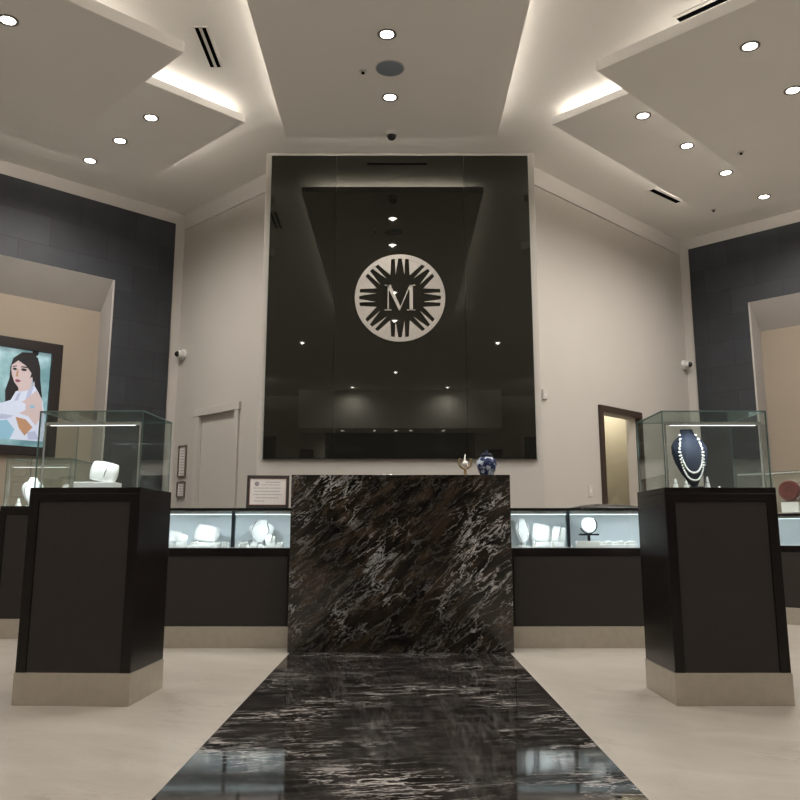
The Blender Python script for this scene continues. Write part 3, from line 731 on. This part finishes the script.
# dark cloth lying at the far end of the right showcase
m = MB(); seg = 30; rings = []
for j in range(7):
    t = j/6; rg = []
    for k in range(seg):
        a = 2*PI*k/seg; rr = 1-t**2.2
        rg.append(m.bm.verts.new((.30*math.cos(a)*(.25+.75*rr)*(1+.08*math.sin(5*a)), .12*math.sin(a)*(.25+.75*rr), .030*t*(1+.25*math.sin(3*a+j)))))
    rings.append(rg)
for A, B_ in zip(rings, rings[1:]):
    for k in range(seg): m.bm.faces.new((A[k], A[(k+1) % seg], B_[(k+1) % seg], B_[k]))
m.bm.faces.new(rings[0][::-1]); m.bm.faces.new(rings[-1])
tag(m.build('display_tray', M_dark, loc=(1.60, 6.60, 1.0065), smooth='all'), 'low black rounded tray lying on top of the right showcase near the pedestal', 'tray')

# ------------------------------------------------------------------ wall pictures, switch, thermostat
def small_frame(u, z0, z1, wd, label):
    wd *= 1.35
    r = empty('picture_frame', in_frame(oL, RL, u, .001, z0), RL, label, 'picture frame')
    h_ = z1-z0
    m = MB(); t = .012
    m.box(-wd/2, 0, 0, wd/2, .02, t); m.box(-wd/2, 0, h_-t, wd/2, .02, h_); m.box(-wd/2, 0, t, -wd/2+t, .02, h_-t); m.box(wd/2-t, 0, t, wd/2, .02, h_-t); m.build('frame', M_pframe, r)
    MB().box(-wd/2+t, .002, t, wd/2-t, .008, h_-t).build('print', M_paper, r)
    m = MB(); n = max(2, int(h_/.035))
    for k in range(n): z = t+.02+(h_-2*t-.04)*k/n; m.box(-wd*.25, .0081, z, wd*.25, .009, z+.008)
    m.build('text_lines', M_ink, r)
small_frame(1.49, 1.43, 1.77, .115, 'narrow framed print on the left pale wall, upper of two')
small_frame(1.49, 1.21, 1.38, .115, 'small square framed print on the left pale wall, lower of two')
sw = empty('light_switch', in_frame(oR, RR, .87, -.001, 1.19), RR, 'white light switch on the right pale wall beside the brown door frame', 'light switch')
MB().box(-.04, -.008, 0, .04, 0, .12).build('plate', M_crown, sw, bevel=.002); MB().box(-.014, -.012, .04, .014, -.008, .08).build('rocker', M_plastic, sw)
th = empty('thermostat', in_frame(oR, RR, .12, -.001, 2.10), RR, 'small grey sensor box on the wall right of the black glass', 'sensor')
MB().box(-.035, -.02, 0, .035, 0, .10).build('housing', M_trimring, th, bevel=.004); MB().box(-.02, -.0215, .03, .02, -.0202, .06).build('cover', M_plastic, th)

# ------------------------------------------------------------------ portrait poster in the left niche (local x right->left along the wall, -y behind)
nb = in_frame(CL, DLr, 0, -.25, 0)
pt = empty('portrait_poster', in_frame(nb, DLr, 1.74, .001, 1.59), DLr, 'dark framed backlit portrait of a dark-haired woman in white, on the left niche wall', 'poster')
# here local +x points toward the camera side (photo left), so picture-right is -x
PW, PH, FT = .50, 1.17, .105
m = MB(); m.box(-PW, 0, 0, PW, .05, FT*.85); m.box(-PW, 0, PH-FT, PW, .05, PH); m.box(-PW, 0, FT*.85, -PW+FT, .05, PH-FT); m.box(PW-FT, 0, FT*.85, PW, .05, PH-FT); m.build('frame', M_frame, pt, bevel=.004)
def bg_mat():
    m, N, L, b = nt('poster_background'); tc = N.new('ShaderNodeTexCoord')
    n = N.new('ShaderNodeTexNoise'); n.inputs['Scale'].default_value = 3.2; n.inputs['Detail'].default_value = 3; L.new(tc.outputs['Object'], n.inputs[0])
    r = N.new('ShaderNodeValToRGB'); e = r.color_ramp.elements
    e[0].position = .35; e[0].color = (.10, .22, .25, 1); e[1].position = .7; e[1].color = (.50, .70, .78, 1)
    k = e.new(.5); k.color = (.22, .38, .42, 1)
    L.new(n.outputs['Fac'], r.inputs[0]); L.new(r.outputs[0], b.inputs['Base Color']); L.new(r.outputs[0], b.inputs['Emission Color']); b.inputs['Emission Strength'].default_value = .30
    b.inputs['Roughness'].default_value = .3; return m
def lit(name, c, e=.5): return pm(name, c, .35, emis=c, es=e*.5)
PX = PW-FT
bp_ = MB().box(-PX, .005, FT*.85, PX, .012, PH-FT).build('backlit_print', bg_mat(), pt)
def shape(name, pts, lay, mat):
    """pts: (right, up) measured in print pixels: x 0..50 left to right, y 0..110 top to bottom (photo pixels from 0,348)"""
    out = []
    for x, y in pts: out.append((-(-.075 + x*.0102), (PH-FT) - (y)*.00905))
    MB().prism(out, .0122+lay*.0009, .0128+lay*.0009).build(name, mat, bp_)
Mh = lit('printed_dark_hair', (.012, .010, .014), .2); Ms = lit('printed_skin', (.50, .41, .42), .5); Mw = lit('printed_white_dress', (.54, .60, .74), .5)
Ml = lit('printed_lips', (.22, .06, .10), .4); Mo = lit('printed_tan_shade', (.42, .24, .14), .4); Mb2 = lit('printed_blue_shade', (.22, .42, .55), .5)
def ell(cx, cy, rx, ry, n=24, a0=0): return [(cx+rx*math.cos(2*PI*k/n+a0), cy+ry*math.sin(2*PI*k/n+a0)) for k in range(n)]
shape('hair_back', [(7, 20), (10, 10), (17, 3), (26, 2), (33, 7), (36, 18), (37, 32), (40, 50), (38, 58), (32, 52), (26, 60), (14, 64), (5, 60), (4, 48), (7, 34)], 0, Mh)
shape('hair_bun', ell(30, 1.5, 3.2, 4), 1, Mh)
shape('dress', [(-6, 62), (2, 62), (10, 58), (14, 48), (24, 42), (31, 38), (36, 46), (41, 56), (44, 72), (46, 90), (44, 101), (-6, 101)], 2, Mw)
shape('neck', [(15, 38), (24, 34), (30, 28), (32, 38), (26, 45), (17, 48)], 3, Ms)
shape('face', [(8, 17), (11, 13), (18, 12), (25, 16), (28, 24), (26, 34), (21, 41), (16, 43), (12, 38), (9, 30), (8, 24)], 4, Ms)
shape('fringe', [(7, 20), (9, 11), (16, 4), (26, 4), (33, 12), (34, 30), (30, 36), (28, 26), (22, 18), (14, 13), (9, 18)], 5, Mh)
shape('eyebrow', [(9, 20), (13, 18.8), (13, 19.8), (9, 21.2)], 6, Mh); shape('eyebrow', [(17, 19.2), (23, 18.6), (24, 20.2), (17, 20.4)], 6, Mh)
shape('eye', ell(11.2, 23, 2, 1.3), 6, Mh); shape('eye', ell(20, 22.6, 2.8, 1.5), 6, Mh)
shape('nose_shadow', [(13.5, 23), (14.6, 23), (15, 31), (12.6, 31.3)], 6, Mo)
shape('lips', [(12.3, 35.2), (14, 34.2), (16.5, 34.6), (18.2, 35.8), (15.5, 37.6), (13, 37)], 6, Ml)
shape('earring', [(28.6, 34), (29.8, 34), (30, 41), (28.4, 41)], 6, Mb2)
shape('arm', [(12, 66), (24, 56), (34, 44), (40, 54), (42, 70), (36, 84), (28, 74), (20, 72)], 4, Ms)
shape('hand', [(0, 66), (8, 60), (16, 58), (24, 60), (26, 67), (18, 72), (8, 74), (1, 72)], 5, Mw)
for k in range(4): shape('finger', [(24, 58+3*k), (33, 56+3.4*k), (35, 57.6+3.4*k), (25, 60.4+3*k)], 6, Ms)
shape('ring', ell(31, 63, 2.4, 2), 7, Mb2)
Mf = lit('printed_fold_shade', (.38, .42, .58), .5)
for f_ in ([(26, 44), (31, 40), (29, 50), (24, 56)], [(16, 50), (19, 48), (17, 57), (13, 60)], [(38, 62), (42, 70), (42, 86), (39, 78)], [(2, 74), (14, 75), (8, 79), (0, 80)], [(28, 92), (36, 90), (40, 99), (30, 100)]): shape('dress_fold', f_, 3 if f_[0][0] != 2 else 6, Mf)
shape('bodice_shade', [(16, 76), (26, 78), (33, 86), (26, 96), (20, 88)], 5, Mo)
shape('skirt_shade', [(-6, 84), (8, 80), (16, 90), (12, 101), (-6, 101)], 5, Mb2)

# two dark framed boards on the rear wall, mirrored in the glass
for x, l in ((-2.65, 'left'), (2.35, 'right')):
    o = empty('wall_board', (x, YR+.002, 2.5), 0, 'dark framed board on the rear wall, the %s one mirrored in the black glass' % l, 'wall board')
    MB().box(0, 0, 0, .36, .04, .55).build('frame', M_dark, o); MB().box(.05, .041, .06, .31, .045, .49).build('print', M_panel, o)
